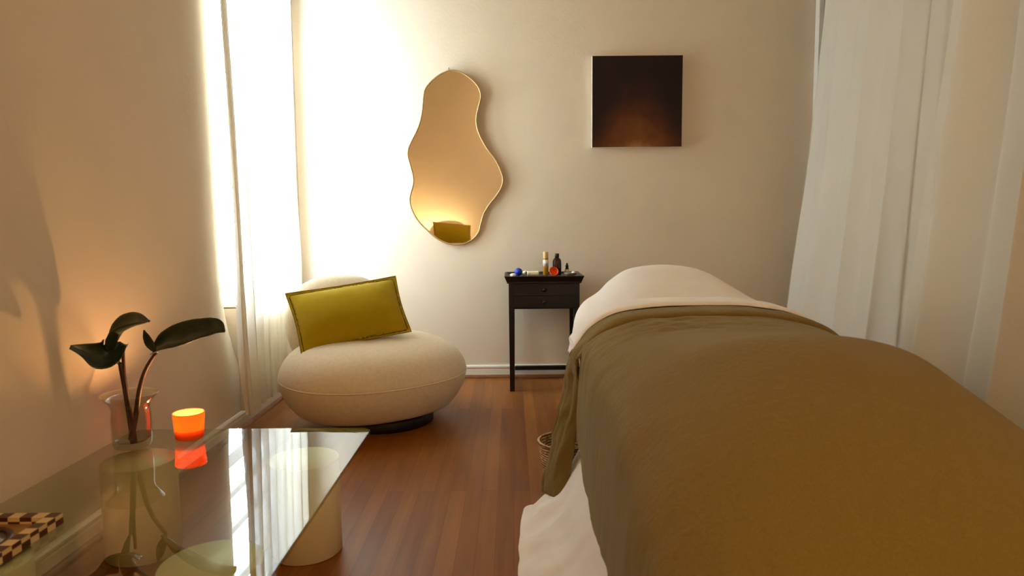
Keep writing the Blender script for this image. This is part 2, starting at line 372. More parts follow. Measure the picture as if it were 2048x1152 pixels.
# ------------------------------------------------------------------ the ivory curtains on the right
kA = [((1.90, 2.75, 3.11), (1.94, 4.24, 3.11)), ((1.88, 2.75, 2.2), (1.90, 4.28, 2.2)), ((1.85, 2.78, 1.3), (1.845, 4.31, 1.3)), ((1.83, 2.78, 0.6), (1.76, 4.30, 0.6)), ((1.82, 2.8, 0.012), (1.69, 4.28, 0.012))]
drape('linen_curtain', 'ivory linen curtain hanging by the far right corner, behind the massage bed', kA, 4.5, 0.035, m_drape, 'ivory linen curtains', 11)
kB = [((1.80, 0.7, 3.11), (1.76, 2.70, 3.11)), ((1.80, 0.7, 1.9), (1.72, 2.72, 1.9)), ((1.78, 0.7, 1.0), (1.65, 2.76, 1.0)), ((1.76, 0.7, 0.012), (1.58, 2.82, 0.012))]
drape('linen_curtain', 'ivory linen curtain nearest the camera at the right edge, overlapping the farther one', kB, 5, 0.06, m_drape, 'ivory linen curtains', 31)

# ------------------------------------------------------------------ wall mirror
mz = [(340,88),(390,92),(440,115),(490,155),(520,200),(528,245),(515,300),(503,355),(505,410),(525,470),(565,540),(610,600),(640,660),(655,715),(645,765),(615,815),(575,865),(545,915),(528,970),(515,1020),(485,1060),(440,1087),(385,1098),(330,1090),(270,1062),(215,1015),(160,960),(125,900),(110,840),(118,790),(130,745),(130,700),(115,640),(100,580),(105,535),(125,490),(155,430),(175,370),(185,310),(190,250),(200,200),(235,155),(285,115)]
MC = P(910, 316, Y=4.575)
cont = [P(780 + a / 2.881, 110 + b / 2.881, Y=4.575) - MC for a, b in mz]
cont = [Vector((c.x, 0, c.z)) for c in cont]
sm = catmull(cont + [cont[0]], 173)[:-1]
mir = thing('wall_mirror', 'tall wavy asymmetrical mirror with thin pale brass rim on the back wall', 'mirror', MC)
mir.rotation_euler = (R(1.6), 0, R(1.0))
def inset(c, d):
    out = []
    for i in range(len(c)):
        t = (c[(i + 1) % len(c)] - c[i - 1]).normalized(); n = Vector((-t.z, 0, t.x)) ; out.append(c[i] - n * d)
    return out
area_s = sum(a.x * b.z - b.x * a.z for a, b in zip(sm, sm[1:] + sm[:1]))
sg = 1 if area_s < 0 else -1
ins = inset(sm, sg * 0.009)
bm = bmesh.new(); fr_ = [bm.verts.new((p.x, -0.004, p.z)) for p in ins]; bk_ = [bm.verts.new((p.x, 0.002, p.z)) for p in ins]
bm.faces.new(fr_); bm.faces.new(bk_)
for k in range(len(ins)): bm.faces.new((fr_[k], fr_[(k + 1) % len(ins)], bk_[(k + 1) % len(ins)], bk_[k]))
link('mirror_glass', bm, m_mirror, mir, False)
rows = []
for (d, y) in ((0.0, 0.012), (0.0, -0.010), (0.0015, -0.012), (0.0085, -0.012), (0.0095, -0.010), (0.0095, -0.003)):
    rows.append([Vector((p.x, y, p.z)) for p in inset(sm, sg * d)])
link('mirror_frame', gridmesh(rows, True), m_brass, mir)
nl = P(898, 137, Y=4.58)
bm = bmesh.new(); tube(bm, [(nl.x, 4.598, nl.z), (nl.x, 4.57, nl.z - 0.002)], 0.0028); tube(bm, [(nl.x, 4.572, nl.z + 0.005), (nl.x + 0.001, 4.574, nl.z - 0.028)], 0.002)
tag(link('nail', bm, m_nail), 'small metal nail in the back wall directly above the wavy mirror', 'nail')

# ------------------------------------------------------------------ painting
a = P(1185, 112, Y=4.555); b = P(1363, 293, Y=4.555)
pa = thing('painting', 'square unframed canvas, dark maroon with a brown glow, on the back wall', 'painting', ((a.x + b.x) / 2, 4.594, (a.z + b.z) / 2))
hw, hh = (b.x - a.x) / 2, (a.z - b.z) / 2
link('canvas_face', bx(-hw, hw, -0.040, -0.036, -hh, hh), m_paint, pa, False)
link('canvas_edge', bx(-hw - 0.002, hw, -0.0358, 0.0, -hh, hh + 0.001), m_canvas, pa, False)

# ------------------------------------------------------------------ black side table
ST = thing('side_table', 'narrow black wooden side table with tray top and two shallow drawers', 'side table', (0, 0, 0))
Yf, Ybk = 4.19, 4.545
def stp(px): return P(px, 600, Y=Yf).x
xl, xr = stp(1017.5), stp(1159.5)
zt_ = P(1087, 566, Y=Yf).z; zb_ = P(1087, 618, Y=Yf).z; zr_ = P(1087, 552.5, Y=Yf - 0.025).z
ST.location = ((xl + xr) / 2, (Yf + Ybk) / 2, 0); L0 = ST.location.copy()
def sb(name, M, x0, x1, y0, y1, z0, z1, parent=ST, bev=0.002):
    bm = bx(x0, x1, y0, y1, z0, z1); bmesh.ops.translate(bm, verts=bm.verts, vec=-L0); return link(name, bm, M, parent, False, bev=bev)
sb('drawer_case', m_black, xl, xr, Yf + 0.004, Ybk, zb_, zt_)
lw = 0.036
for lx in (xl, xr - lw):
    for ly in (Yf, Ybk - lw):
        bm = bmesh.new(); v = box(bm, lx, lx + lw, ly, ly + lw, 0, zb_ + 0.002)
        for q in v[:4]: q.co.x += (lx + lw / 2 - q.co.x) * 0.18; q.co.y += (ly + lw / 2 - q.co.y) * 0.18
        bmesh.ops.translate(bm, verts=bm.verts, vec=-L0); link('leg', bm, m_black, ST, False, bev=0.002)
sb('stretcher', m_black, xl + lw, xr - lw, Ybk - lw + 0.004, Ybk - 0.006, 0.065, 0.092)
for lx in (xl + 0.006, xr - lw + 0.006): sb('stretcher', m_black, lx, lx + 0.024, Yf + lw, Ybk - lw, 0.065, 0.092)
hz = (zt_ - zb_ - 0.022) / 2
for k in range(2):
    z0 = zb_ + 0.008 + k * (hz + 0.006)
    d = sb('drawer', m_black, xl + 0.03, xr - 0.03, Yf - 0.003, Yf + 0.02, z0, z0 + hz)
    kb = lathe([(0, -0.026), (0.008, -0.025), (0.0125, -0.019), (0.011, -0.012), (0.006, -0.008), (0.006, 0)], 20)
    bmesh.ops.rotate(kb, verts=kb.verts, matrix=Matrix.Rotation(R(-90), 3, 'X'))
    for q in kb.verts: q.co.y = -abs(q.co.y)
    bmesh.ops.translate(kb, verts=kb.verts, vec=Vector(((xl + xr) / 2, Yf - 0.003, z0 + hz / 2)) - L0); link('knob', kb, m_black, d)
# tray top with flared rim
o = 0.022; zfl = zr_ - 0.013
sb('tray_floor', m_black, xl - 0.01, xr + 0.01, Yf - 0.012, Ybk + 0.008, zt_, zfl)
def ringrect(e, z): return [Vector((xl - e, Yf - e, z)) - L0, Vector((xr + e, Yf - e, z)) - L0, Vector((xr + e, Ybk + min(e, 0.02), z)) - L0, Vector((xl - e, Ybk + min(e, 0.02), z)) - L0]
bm = gridmesh([ringrect(0.008, zt_ - 0.002), ringrect(0.026, zr_), ringrect(0.016, zr_), ringrect(0.002, zfl + 0.001), ringrect(0.008, zt_ - 0.002)], True)
link('tray_rim', bm, m_black, ST, False, bev=0.0015)

# things in the tray (zfl is the tray floor)
def ax(px, Y): return P(px, 550, Y=Y).x
zi = zfl + 0.0005
def lz(name, prof, M, x, y, z, label=None, cat=None, parent=None, group=None, n=32):
    o_ = link(name, lathe(prof, n), M, parent)
    if parent is None: o_.location = (x, y, z)
    else: o_.location = (x, y, z)
    if label: tag(o_, label, cat, group)
    return o_
m_blue = plain('blue_rubber', srgb(24, 62, 190), 0.5); m_orange = plain('orange_red_plastic', srgb(255, 100, 30), 0.45, amt=0.02)
m_towel = plain('cream_terry', srgb(238, 226, 190), 0.95, bump=0.5, bscale=200); m_wht = plain('white_ceramic', srgb(245, 243, 238), 0.3)
m_amber = plain('dark_amber_glass', srgb(44, 22, 12), 0.08, amt=0.02); m_cap = plain('black_plastic_cap', srgb(18, 16, 16), 0.4)
m_oil = plain('golden_oil', srgb(176, 126, 34), 0.1, amt=0.03); m_woodcap = plain('pale_wood_cap', srgb(222, 184, 126), 0.5, amt=0.08, stretch=(1, 1, 0.2))
m_label = plain('white_label', srgb(236, 232, 222), 0.6); m_dish = plain('grey_green_dish', srgb(120, 118, 96), 0.35)
# blue ball
sph = lambda r, n=14: [(0, 0)] + [(r * math.sin(math.pi * k / n), r - r * math.cos(math.pi * k / n)) for k in range(1, n)] + [(0, 2 * r)]
lz('massage_ball', sph(0.026), m_blue, ax(1037, 4.36), 4.36, zi, 'small blue rubber ball at the left end of the black tray', 'ball')
# white cotton pads / shells
for (px, Y, r, sq, lab) in ((1026, 4.27, 0.020, 0.62, 'small white pebble-like piece in front of the blue ball'), (1048, 4.47, 0.012, 1.0, 'tiny white bead behind the blue ball'), (1047, 4.38, 0.013, 0.8, 'tiny white bead between the blue ball and the rolled cloth')):
    bm = lathe([(a_, b_ * sq) for a_, b_ in sph(r)], 24)
    for q in bm.verts: q.co += Vector((0.15, 0.1, 0.08)) * r * nz(q.co.x * 60, q.co.y * 60, q.co.z * 60)
    ob = link('white_pebble', bm, m_wht); ob.location = (ax(px, Y), Y, zi); tag(ob, lab, 'pebble', 'white pebbles in the tray')
# rolled cloth
rc = thing('rolled_cloth', 'cream rolled cloth lying in the black tray beside the blue ball', 'cloth', (ax(1066, 4.34), 4.34, zi))
bm = bmesh.new(); sp_ = []
for k in range(60):
    t = k / 59; an = t * 5.5 * math.pi; r = 0.004 + 0.014 * t; sp_.append((0, r * math.cos(an), 0.018 + r * math.sin(an)))
rows = [[Vector((x, p[1], p[2])) for p in sp_] for x in (-0.038, -0.03, -0.012, 0.01, 0.03, 0.038)]
link('roll', gridmesh(rows), m_towel, rc, solid=0.0018)
bm = bmesh.new(); tube(bm, [(-0.046, -0.002, 0.034), (-0.052, 0.0, 0.026), (-0.05, 0.002, 0.014)], 0.006); link('cloth_corner', bm, m_towel, rc)
# roll-on bottle
rb = thing('roll_on_bottle', 'slim bottle of golden oil with wooden cap and white label', 'bottle', (ax(1091.5, 4.42), 4.42, zi))
link('bottle_body', lathe([(0, 0), (0.0165, 0), (0.0175, 0.004), (0.0175, 0.100), (0.015, 0.108), (0, 0.108)], 32), m_oil, rb)
link('label_band', lathe([(0.0178, 0.060), (0.0181, 0.060), (0.0181, 0.100), (0.0178, 0.100)], 32, close=True), m_label, rb)
link('cap', lathe([(0, 0.1085), (0.0168, 0.1085), (0.0172, 0.111), (0.0172, 0.149), (0.0155, 0.152), (0, 0.152)], 32), m_woodcap, rb)
# amber bottle
ab = thing('amber_bottle', 'dark amber glass bottle with black cap, largest in the black tray', 'bottle', (ax(1114, 4.44), 4.44, zi))
link('bottle_body', lathe([(0, 0), (0.026, 0), (0.0285, 0.004), (0.0285, 0.085), (0.025, 0.100), (0.016, 0.110), (0.012, 0.114), (0, 0.114)], 32), m_amber, ab)
link('cap', lathe([(0, 0.1145), (0.0135, 0.1145), (0.0140, 0.116), (0.0140, 0.137), (0.0125, 0.139), (0, 0.139)], 24), m_cap, ab)
# dropper
db = thing('dropper_bottle', 'tiny bottle with black cap standing behind the grey dish', 'bottle', (ax(1134, 4.46), 4.46, zi))
link('bottle_body', lathe([(0, 0), (0.013, 0), (0.014, 0.003), (0.014, 0.036), (0.008, 0.044), (0, 0.044)], 24), m_amber, db)
link('label_band', lathe([(0.0142, 0.010), (0.0145, 0.010), (0.0145, 0.034), (0.0142, 0.034)], 24, close=True), m_label, db)
link('cap', lathe([(0, 0.0445), (0.010, 0.0445), (0.0102, 0.060), (0.0065, 0.064), (0.0058, 0.074), (0, 0.076)], 20), m_cap, db)
# orange cup leaning
oc = thing('orange_massage_cup', 'bright orange-red round cup lying on its side in the black tray', 'cup', (ax(1105, 4.27), 4.27, zi))
cup = link('cup_shell', lathe([(0, 0.0), (0.012, 0.001), (0.022, 0.010), (0.0285, 0.028), (0.030, 0.034), (0.027, 0.034), (0.0255, 0.028), (0.018, 0.013), (0.010, 0.006), (0, 0.005)], 32), m_orange, oc)
cup.rotation_euler = (R(58), R(28), 0); cup.location = (0.0, 0.012, 0.022)
# dish
ds = thing('dish', 'shallow grey-green dish at the right end of the black tray', 'dish', (ax(1141, 4.33), 4.33, zi))
link('dish_bowl', lathe([(0, 0), (0.022, 0), (0.036, 0.008), (0.043, 0.022), (0.041, 0.022), (0.034, 0.011), (0.02, 0.004), (0, 0.004)], 32), m_dish, ds)
sn = thing('cotton_tuft', 'small white cotton tuft in the grey dish', 'cotton', (ax(1147, 4.32), 4.32, zi + 0.014))
bm = lathe([(a_, b_ * 0.6) for a_, b_ in sph(0.014)], 20)
for q in bm.verts: q.co += Vector((0.004, 0.004, 0.003)) * nz(q.co.x * 90, q.co.y * 90, q.co.z * 90)
link('tuft', bm, m_wht, sn)

# ------------------------------------------------------------------ lounge chair
YW = R(38)
ch = thing('lounge_chair', 'low rounded cream upholstered lounge chair on a black swivel base', 'chair', (-0.735, 3.60, 0), YW)
seatp = [(0, .455), (.25, .455), (.48, .450), (.66, .436), (.80, .408), (.90, .370), (.965, .325), (.995, .285), (1.0, .262), (.99, .225), (.955, .175), (.895, .125), (.81, .080), (.70, .066), (.5, .062), (0, .062)]
def seatbm(pr, n=96):
    sp2 = catmull([(r, z, 0) for r, z in pr], len(pr) * 4)
    bm = lathe([(max(0, p.x), p.y) for p in sp2][:], n)
    for q in bm.verts:
        a_ = math.atan2(q.co.y, q.co.x); e = 1 + 0.03 * abs(math.sin(2 * a_)) ** 1.5
        q.co.x *= 0.50 * e; q.co.y *= 0.41 * e
        q.co.z += 0.02 * (q.co.y / 0.40) * (q.co.z - 0.07) / 0.39
    return bm
link('seat', seatbm(seatp), m_boucle, ch)
bm = bmesh.new(); pts = []
for k in range(120):
    a_ = 2 * math.pi * k / 120; e = (1 + 0.03 * abs(math.sin(2 * a_)) ** 1.5) * 1.001; x_, y_ = 0.50 * e * math.cos(a_), 0.41 * e * math.sin(a_)
    pts.append((x_, y_, 0.262 + 0.02 * (y_ / 0.40) * 0.19 / 0.39))
tube(bm, pts, 0.0032, 8, True); link('piping', bm, m_boucle, ch)
bm = lathe([(0, -1)] + [(math.cos(R(t)) ** 0.75, math.copysign(abs(math.sin(R(t))) ** 0.85, t)) for t in range(-84, 90, 6)] + [(0, 1)], 72)
for q in bm.verts:
    x_, y_, z_ = q.co; zz = 0.50 + 0.265 * z_
    q.co = Vector((-0.045 + x_ * 0.325 * (1 - 0.06 * max(0, z_)), 0.265 + y_ * 0.125 + 0.09 * (zz - 0.4) / 0.35, zz))
link('backrest', bm, m_boucle, ch)
link('swivel_base', lathe([(0, 0), (0.255, 0), (0.262, 0.004), (0.262, 0.052), (0.255, 0.058), (0.20, 0.061), (0, 0.061)], 64, cx=0.03, cy=-0.03), m_base, ch)

# ------------------------------------------------------------------ mustard pillow
BL, BR = P(603, 711, Y=3.36), P(823, 663, Y=3.58); TL, TR = P(570, 587, Y=3.56), P(791, 552, Y=3.78)
ctr = (BL + BR + TL + TR) / 4; nn = (BR - BL).cross(TL - BL).normalized()
if nn.y > 0: nn = -nn
pw = thing('lumbar_pillow', 'rectangular mustard-yellow linen lumbar pillow leaning on the cream chair', 'pillow', ctr)
def pillow_pt(u, v, side):
    b0 = BL.lerp(BR, u); t0 = TL.lerp(TR, u); p = b0.lerp(t0, v)
    # edges bow in slightly between the corners
    p += (ctr - p) * 0.04 * (math.sin(math.pi * u) * (abs(2 * v - 1) ** 6) + math.sin(math.pi * v) * (abs(2 * u - 1) ** 6))
    uu = max(0, min(1, (u - 0.03) / 0.94)); vv = max(0, min(1, (v - 0.05) / 0.90))
    th = 0.082 * (max(0, 1 - abs(2 * uu - 1) ** 2.8) ** 0.8) * (max(0, 1 - abs(2 * vv - 1) ** 2.3) ** 0.8)
    th += 0.004 * nz(u * 7, v * 4, side) * (th > 0.01)
    return p + nn * side * (th + 0.0015) - ctr
rows = []; NU, NV = 70, 44
for s_ in (1, -1):
    rws = [[pillow_pt(i / NU, j / NV, s_) for i in range(NU + 1)] for j in range(NV + 1)]
    rows.append(rws)
bm = bmesh.new()
for rws in rows:
    V = [[bm.verts.new(p) for p in r_] for r_ in rws]
    for a_, b_ in zip(V, V[1:]):
        for k in range(NU): bm.faces.new((a_[k], a_[k + 1], b_[k + 1], b_[k]))
bmesh.ops.remove_doubles(bm, verts=bm.verts, dist=0.0032)
link('pillow_cover', bm, m_mustard, pw)
bm = bmesh.new(); per = [(i / 30, 0) for i in range(30)] + [(1, j / 16) for j in range(16)] + [(1 - i / 30, 1) for i in range(30)] + [(0, 1 - j / 16) for j in range(16)]
tube(bm, [pillow_pt(u, v, 1) - nn * 0.0015 for u, v in per], 0.0022, 8, True); link('edge_trim', bm, m_mustard_d, pw)

# the matching chair and pillow across the room, which the mirror shows
def copy_thing(root, loc, rz, label):
    c = root.copy(); C.objects.link(c); c.location = loc; c.rotation_euler = (0, 0, rz); c['label'] = label
    for q in [q for q in bpy.data.objects if q.parent == root]:
        d = q.copy(); C.objects.link(d); d.parent = c
    return c
CH2 = Vector((-0.80, -1.02, 0))
copy_thing(ch, CH2, R(180), 'second cream lounge chair across the room, seen only in the wavy mirror')
dr = R(180) - YW
off = Matrix.Rotation(dr, 3, 'Z') @ (Vector(ctr) - Vector((-0.735, 3.60, 0)))
copy_thing(pw, CH2 + off, dr, 'second mustard pillow, seen only as a reflection low in the wavy mirror')
ul = thing('uplight', 'small black uplight can on the floor behind the reflected chair', 'lamp', (-0.95, -1.58, 0))
link('lamp_can', lathe([(0, 0), (0.05, 0), (0.052, 0.004), (0.052, 0.16), (0.048, 0.16), (0.046, 0.03), (0, 0.03)], 32), m_base, ul)
ll = bpy.data.lights.new('uplight_bulb', 'SPOT'); ll.energy = 150; ll.color = (1.0, 0.78, 0.46); ll.spot_size = R(150); ll.spot_blend = 1.0; ll.shadow_soft_size = 0.03
lo_ = bpy.data.objects.new('uplight_bulb', ll); C.objects.link(lo_); lo_.parent = ul; lo_.location = (0, 0, 0.17); lo_.rotation_euler = (R(180), 0, 0)

# ------------------------------------------------------------------ glass coffee table
TZ = 0.32; TH = 0.012; tx0, tx1, ty0, ty1 = -1.365, -0.508, 1.16, 2.405
GT = thing('coffee_table', 'glass-topped coffee table on thick ivory cylinder legs', 'coffee table', ((tx0 + tx1) / 2, (ty0 + ty1) / 2, 0)); G0 = GT.location.copy()
def rrect(x0, x1, y0, y1, r, z, n=8):
    out = []
    for cx, cy, a0 in ((x1 - r, y1 - r, 0), (x0 + r, y1 - r, 90), (x0 + r, y0 + r, 180), (x1 - r, y0 + r, 270)):
        for k in range(n + 1): a_ = R(a0 + 90 * k / n); out.append(Vector((cx + r * math.cos(a_), cy + r * math.sin(a_), z)) - G0)
    return out
bm = bmesh.new(); prs = [(0.0015, TZ - TH), (0, TZ - TH + 0.0015), (0, TZ - 0.0015), (0.0015, TZ)]
rgs = [[bm.verts.new(p) for p in rrect(tx0 + e, tx1 - e, ty0 + e, ty1 - e, 0.045, z)] for e, z in prs]
for a_, b_ in zip(rgs, rgs[1:]):
    for k in range(len(a_)): bm.faces.new((a_[k], a_[(k + 1) % len(a_)], b_[(k + 1) % len(a_)], b_[k]))
bm.faces.new(rgs[0]); bm.faces.new(rgs[-1]); link('glass_top', bm, m_glass, GT, False)
for (x_, y_) in ((-0.672, 2.125), (-1.20, 2.125), (-0.672, 1.45), (-1.20, 1.45)):
    lg = link('leg', lathe([(0, 0), (0.107, 0), (0.111, 0.004), (0.111, TZ - TH - 0.005), (0.108, TZ - TH - 0.001), (0, TZ - TH - 0.001)], 64), m_cream, GT)
    lg.location = Vector((x_, y_, 0)) - G0

# candle
cd = thing('candle', 'lit candle in a glowing orange glass votive cup on the glass table', 'candle', (-1.118, 2.30, TZ + 0.0005))
link('votive_cup', lathe([(0, 0), (0.040, 0), (0.045, 0.004), (0.0515, 0.090), (0.0500, 0.0915), (0.0480, 0.090), (0.042, 0.008), (0, 0.008)], 48), m_votive, cd)
link('wax', lathe([(0, 0.009), (0.0405, 0.009), (0.0425, 0.032), (0.030, 0.030), (0, 0.029)], 40), m_wax, cd)
bm = bmesh.new(); tube(bm, [(0, 0, 0.029), (0.001, 0, 0.040)], 0.001, 6); link('wick', bm, m_wick, cd)
link('flame', lathe([(0, 0.039), (0.0035, 0.043), (0.0045, 0.048), (0.003, 0.057), (0, 0.067)], 16), m_flame, cd)
pl = bpy.data.lights.new('candle_light', 'POINT'); pl.energy = 7.5; pl.color = (1.0, 0.52, 0.2); pl.shadow_soft_size = 0.012
po = bpy.data.objects.new('candle_light', pl); C.objects.link(po); po.parent = cd; po.location = (0, 0, 0.066)

# vase and plant
VX, VY = -1.268, 2.215
vs = thing('glass_vase', 'clear glass vase with flared rim on the glass table by the wall', 'vase', (VX, VY, TZ + 0.0005))
link('vase_body', lathe([(0, 0), (0.050, 0), (0.056, 0.004), (0.060, 0.02), (0.061, 0.10), (0.058, 0.13), (0.062, 0.145), (0.088, 0.178), (0.0865, 0.180), (0.060, 0.150), (0.054, 0.13), (0.057, 0.10), (0.055, 0.03), (0.045, 0.02), (0, 0.018)], 56), m_vase, vs)
pt = thing('cut_leaves', 'three large dark green leaves on thick stems in the clear vase', 'plant', (VX, VY, TZ + 0.02)); PT0 = pt.location.copy()
def stem(pp, r0, r1):
    c = catmull([P(x, y, Y=Y) - PT0 for x, y, Y in pp], 26); bm = bmesh.new(); tube(bm, c, [r0 + (r1 - r0) * k / 25 for k in range(26)], 10); return bm
st1 = link('stem', stem([(266, 882, 2.225), (258, 830, 2.215), (250, 780, 2.20), (243, 745, 2.19), (239, 725, 2.18)], 0.0085, 0.0055), m_stem, pt)
st2 = link('stem', stem([(262, 880, 2.20), (272, 828, 2.215), (280, 775, 2.22), (292, 738, 2.225), (312, 705, 2.23)], 0.0095, 0.006), m_stem, pt)
st3 = link('stem', stem([(270, 882, 2.215), (262, 835, 2.20), (254, 790, 2.19), (248, 745, 2.18), (246, 700, 2.17)], 0.008, 0.005), m_stem, pt)
def leaf(cl, wd, fold, nrm0, curl=0.0, n=28, m=6):
    c = catmull([P(x, y, Y=Y) - PT0 for x, y, Y in cl], n); ws = catmull([(q, 0, 0) for q in wd], n); ns = catmull(nrm0, n); rows = []
    for i in range(n):
        d = (c[min(i + 1, n - 1)] - c[max(i - 1, 0)]).normalized(); N_ = (ns[i] - d * ns[i].dot(d)).normalized(); s_ = d.cross(N_).normalized(); r_ = []
        for k in range(-m, m + 1):
            t = k / m; w_ = max(0.0008, ws[i].x)
            r_.append(c[i] + s_ * t * w_ * math.cos(fold * abs(t)) + N_ * w_ * (math.sin(fold * abs(t)) * abs(t) + curl * t * t * t) + N_ * 0.002 * nz(i * 0.4, t * 3))
        rows.append(r_)
    return gridmesh(rows)
link('leaf', leaf([(250, 688, 2.17), (228, 708, 2.13), (200, 712, 2.09), (168, 704, 2.06), (139, 696, 2.04)], [0.018, 0.052, 0.052, 0.028, 0.012], 0.5, [(0, -0.8, .6), (-.2, -1, .35), (0, -.9, .5), (0, -.5, 1)], -0.1), m_leaf, pt, solid=0.0016)
link('leaf', leaf([(239, 726, 2.18), (233, 690, 2.17), (246, 664, 2.16), (270, 650, 2.14), (299, 643, 2.12)], [0.010, 0.048, 0.060, 0.044, 0.004], 0.6, [(-.9, -.4, .3), (-.7, -.5, .6), (-.3, -.5, 1), (.1, -.4, 1)]), m_leaf, pt, solid=0.0016)
link('leaf', leaf([(306, 706, 2.23), (333, 688, 2.22), (370, 676, 2.20), (408, 664, 2.18), (436, 660, 2.17), (450, 664, 2.16)], [0.018, 0.046, 0.054, 0.046, 0.036, 0.004], 0.55, [(-.2, -.6, .8), (-.1, -.75, .6), (-.1, -.75, .6), (-.3, -.6, .8)]), m_leaf, pt, solid=0.0016)
link('leaf', leaf([(312, 706, 2.23), (304, 690, 2.22), (296, 674, 2.21), (288, 660, 2.20)], [0.004, 0.018, 0.016, 0.003], 0.4, [(-.2, -.8, .4), (-.2, -.8, .4), (-.2, -.8, .4)]), m_leaf, pt, solid=0.0016)

# inlaid tray (bottom left)
TRX, TRY = -1.232, 1.485; tw, td, thh = 0.116, 0.145, 0.026
tr = thing('inlaid_tray', 'square tray with brown and cream checkered inlay rim around a round centre', 'tray', (TRX, TRY, TZ + 0.0005))
def rect(hx, hy, z): return [Vector((-hx, -hy, z)), Vector((hx, -hy, z)), Vector((hx, hy, z)), Vector((-hx, hy, z))]
link('checkered_rim', gridmesh([rect(tw, td, 0), rect(tw, td, thh), rect(tw - 0.029, td - 0.029, thh), rect(tw - 0.029, td - 0.029, 0.004)], True), m_check, tr, False)
link('tray_base', bx(-tw + 0.028, tw - 0.028, -td + 0.028, td - 0.028, 0.001, 0.010), plain('tan_bone_panel', srgb(150, 104, 58), 0.4), tr, False)
link('round_ring', lathe([(0.076, 0.010), (0.076, 0.017), (0.064, 0.017), (0.064, 0.010)], 56, close=True, sx=1, sy=1.15), plain('dark_brown_ring', srgb(62, 28, 14), 0.4), tr)
link('centre_plate', lathe([(0, 0.0125), (0.0635, 0.0125), (0.0635, 0.0105), (0, 0.0105)], 56, sx=1, sy=1.15), plain('grey_centre', srgb(128, 116, 98), 0.25), tr)

# ------------------------------------------------------------------ massage table and bedding
mt = thing('massage_table', 'padded massage table hidden under white and olive bedding', 'massage table', (0.66, 2.0, 0))
def mb(name, M, *a, bev=0.0, sub=0):
    bm = bx(*a); bmesh.ops.translate(bm, verts=bm.verts, vec=(-0.66, -2.0, 0)); return link(name, bm, M, mt, False, bev=bev)
mb('padded_top', m_brown, 0.30, 1.02, 1.35, 2.95, 0.52, 0.58, bev=0.02)
mb('frame', m_beech, 0.33, 0.99, 1.40, 2.90, 0.46, 0.519, bev=0.004)
for lx in (0.35, 0.93):
    for ly in (1.45, 2.81): mb('leg', m_beech, lx, lx + 0.045, ly, ly + 0.045, 0, 0.459, bev=0.003)
def N(X, z, d):
    if z < 0.25: return Vector((X, d, z))
    p = P(1025 + F * X / d, 446 + F * (H - z) / d, Y=d); k = min(1, (z - 0.25) / 0.2)
    return Vector((X, d, z)).lerp(p, k)
def sweep(stations, nU, nV, jitter=0.0, seed=0, crease=None):
    cs = [catmull([N(x, z, Y + dy) for x, z, dy in [(q + (0,))[:3] for q in pr]], nU) for Y, pr in stations]
    rows = []
    cols = [catmull([c[i] for c in cs], nV) for i in range(nU)]
    for j in range(nV): rows.append([cols[i][j] for i in range(nU)])
    out = []
    for j in range(nV):
        r_ = []
        for i in range(nU):
            p = rows[j][i]; du = rows[j][min(i + 1, nU - 1)] - rows[j][max(i - 1, 0)]; dv = rows[min(j + 1, nV - 1)][i] - rows[max(j - 1, 0)][i]
            n = du.cross(dv); n = n.normalized() if n.length > 1e-9 else Vector((0, 0, 1))
            q = p + n * jitter * nz(p.x * 5, p.y * 5, p.z * 2.5 + seed)
            if crease: q += n * crease(p)
            q.z = max(q.z, 0.006); r_.append(q)
        out.append(r_)
    return gridmesh(out)
# white sheet
far0 = [(.27, .40), (.265, .50), (.275, .58), (.29, .645), (.325, .696), (.388, .739), (.438, .789), (.52, .84), (.65, .858), (.76, .853), (.85, .828), (.91, .789), (.974, .739), (1.047, .69), (1.09, .60), (1.10, .50), (1.10, .40)]
s31 = [(x, z) for x, z in far0]
s34 = [(x + (.66 - x) * .10, .30 + (z - .3) * .72) for x, z in far0]
s345 = [(x + (.66 - x) * .12, .30 + (z - .3) * .2) for x, z in far0]
cuffp = [(.225, .56), (.224, .575), (.222, .598), (.237, .62), (.267, .66), (.316, .696), (.384, .725), (.50, .742), (.65, .748), (.80, .748), (.90, .738), (.976, .725), (1.075, .686), (1.138, .626), (1.16, .55), (1.17, .50), (1.17, .45)]
low = [(x, z - 0.014 if 2 < i < 15 else z) for i, (x, z) in enumerate(cuffp)]
s28 = [((a_[0] + b_[0]) / 2, (a_[1] * .55 + b_[1] * .45)) for a_, b_ in zip(far0, cuffp)]
bs = thing('bed_sheet', 'white cotton sheet over the raised head end of the massage bed', 'sheet', (0, 0, 0))
bs.location = (0.66, 2.9, 0.5)
def at(bm, o_): bmesh.ops.translate(bm, verts=bm.verts, vec=-Vector(o_.location)); return bm
link('sheet_top', at(sweep([(2.30, low), (2.45, [(x, z - .008) for x, z in cuffp]), (2.62, [(x, z + .004) for x, z in cuffp]), (2.82, s28), (3.08, s31), (3.28, s34), (3.34, s345)], 90, 90, 0.006, 5), bs), m_sheet, bs, solid=0.004)
# rolled-back hem band of the sheet over the blanket
hp = [(x + (.66 - x) * (-0.008), z + .008) for x, z in cuffp]
hp[0] = (.212, .55)
link('sheet_hem', at(sweep([(2.425, [(x, z + .003) for x, z in hp]), (2.445, [(x - .002, z + .013) for x, z in hp]), (2.50, [(x - .002, z + .016) for x, z in hp]), (2.58, [(x, z + .014) for x, z in hp]), (2.63, [(x, z + .002) for x, z in hp])], 90, 24, 0.003, 8), bs), m_sheet, bs, solid=0.003)

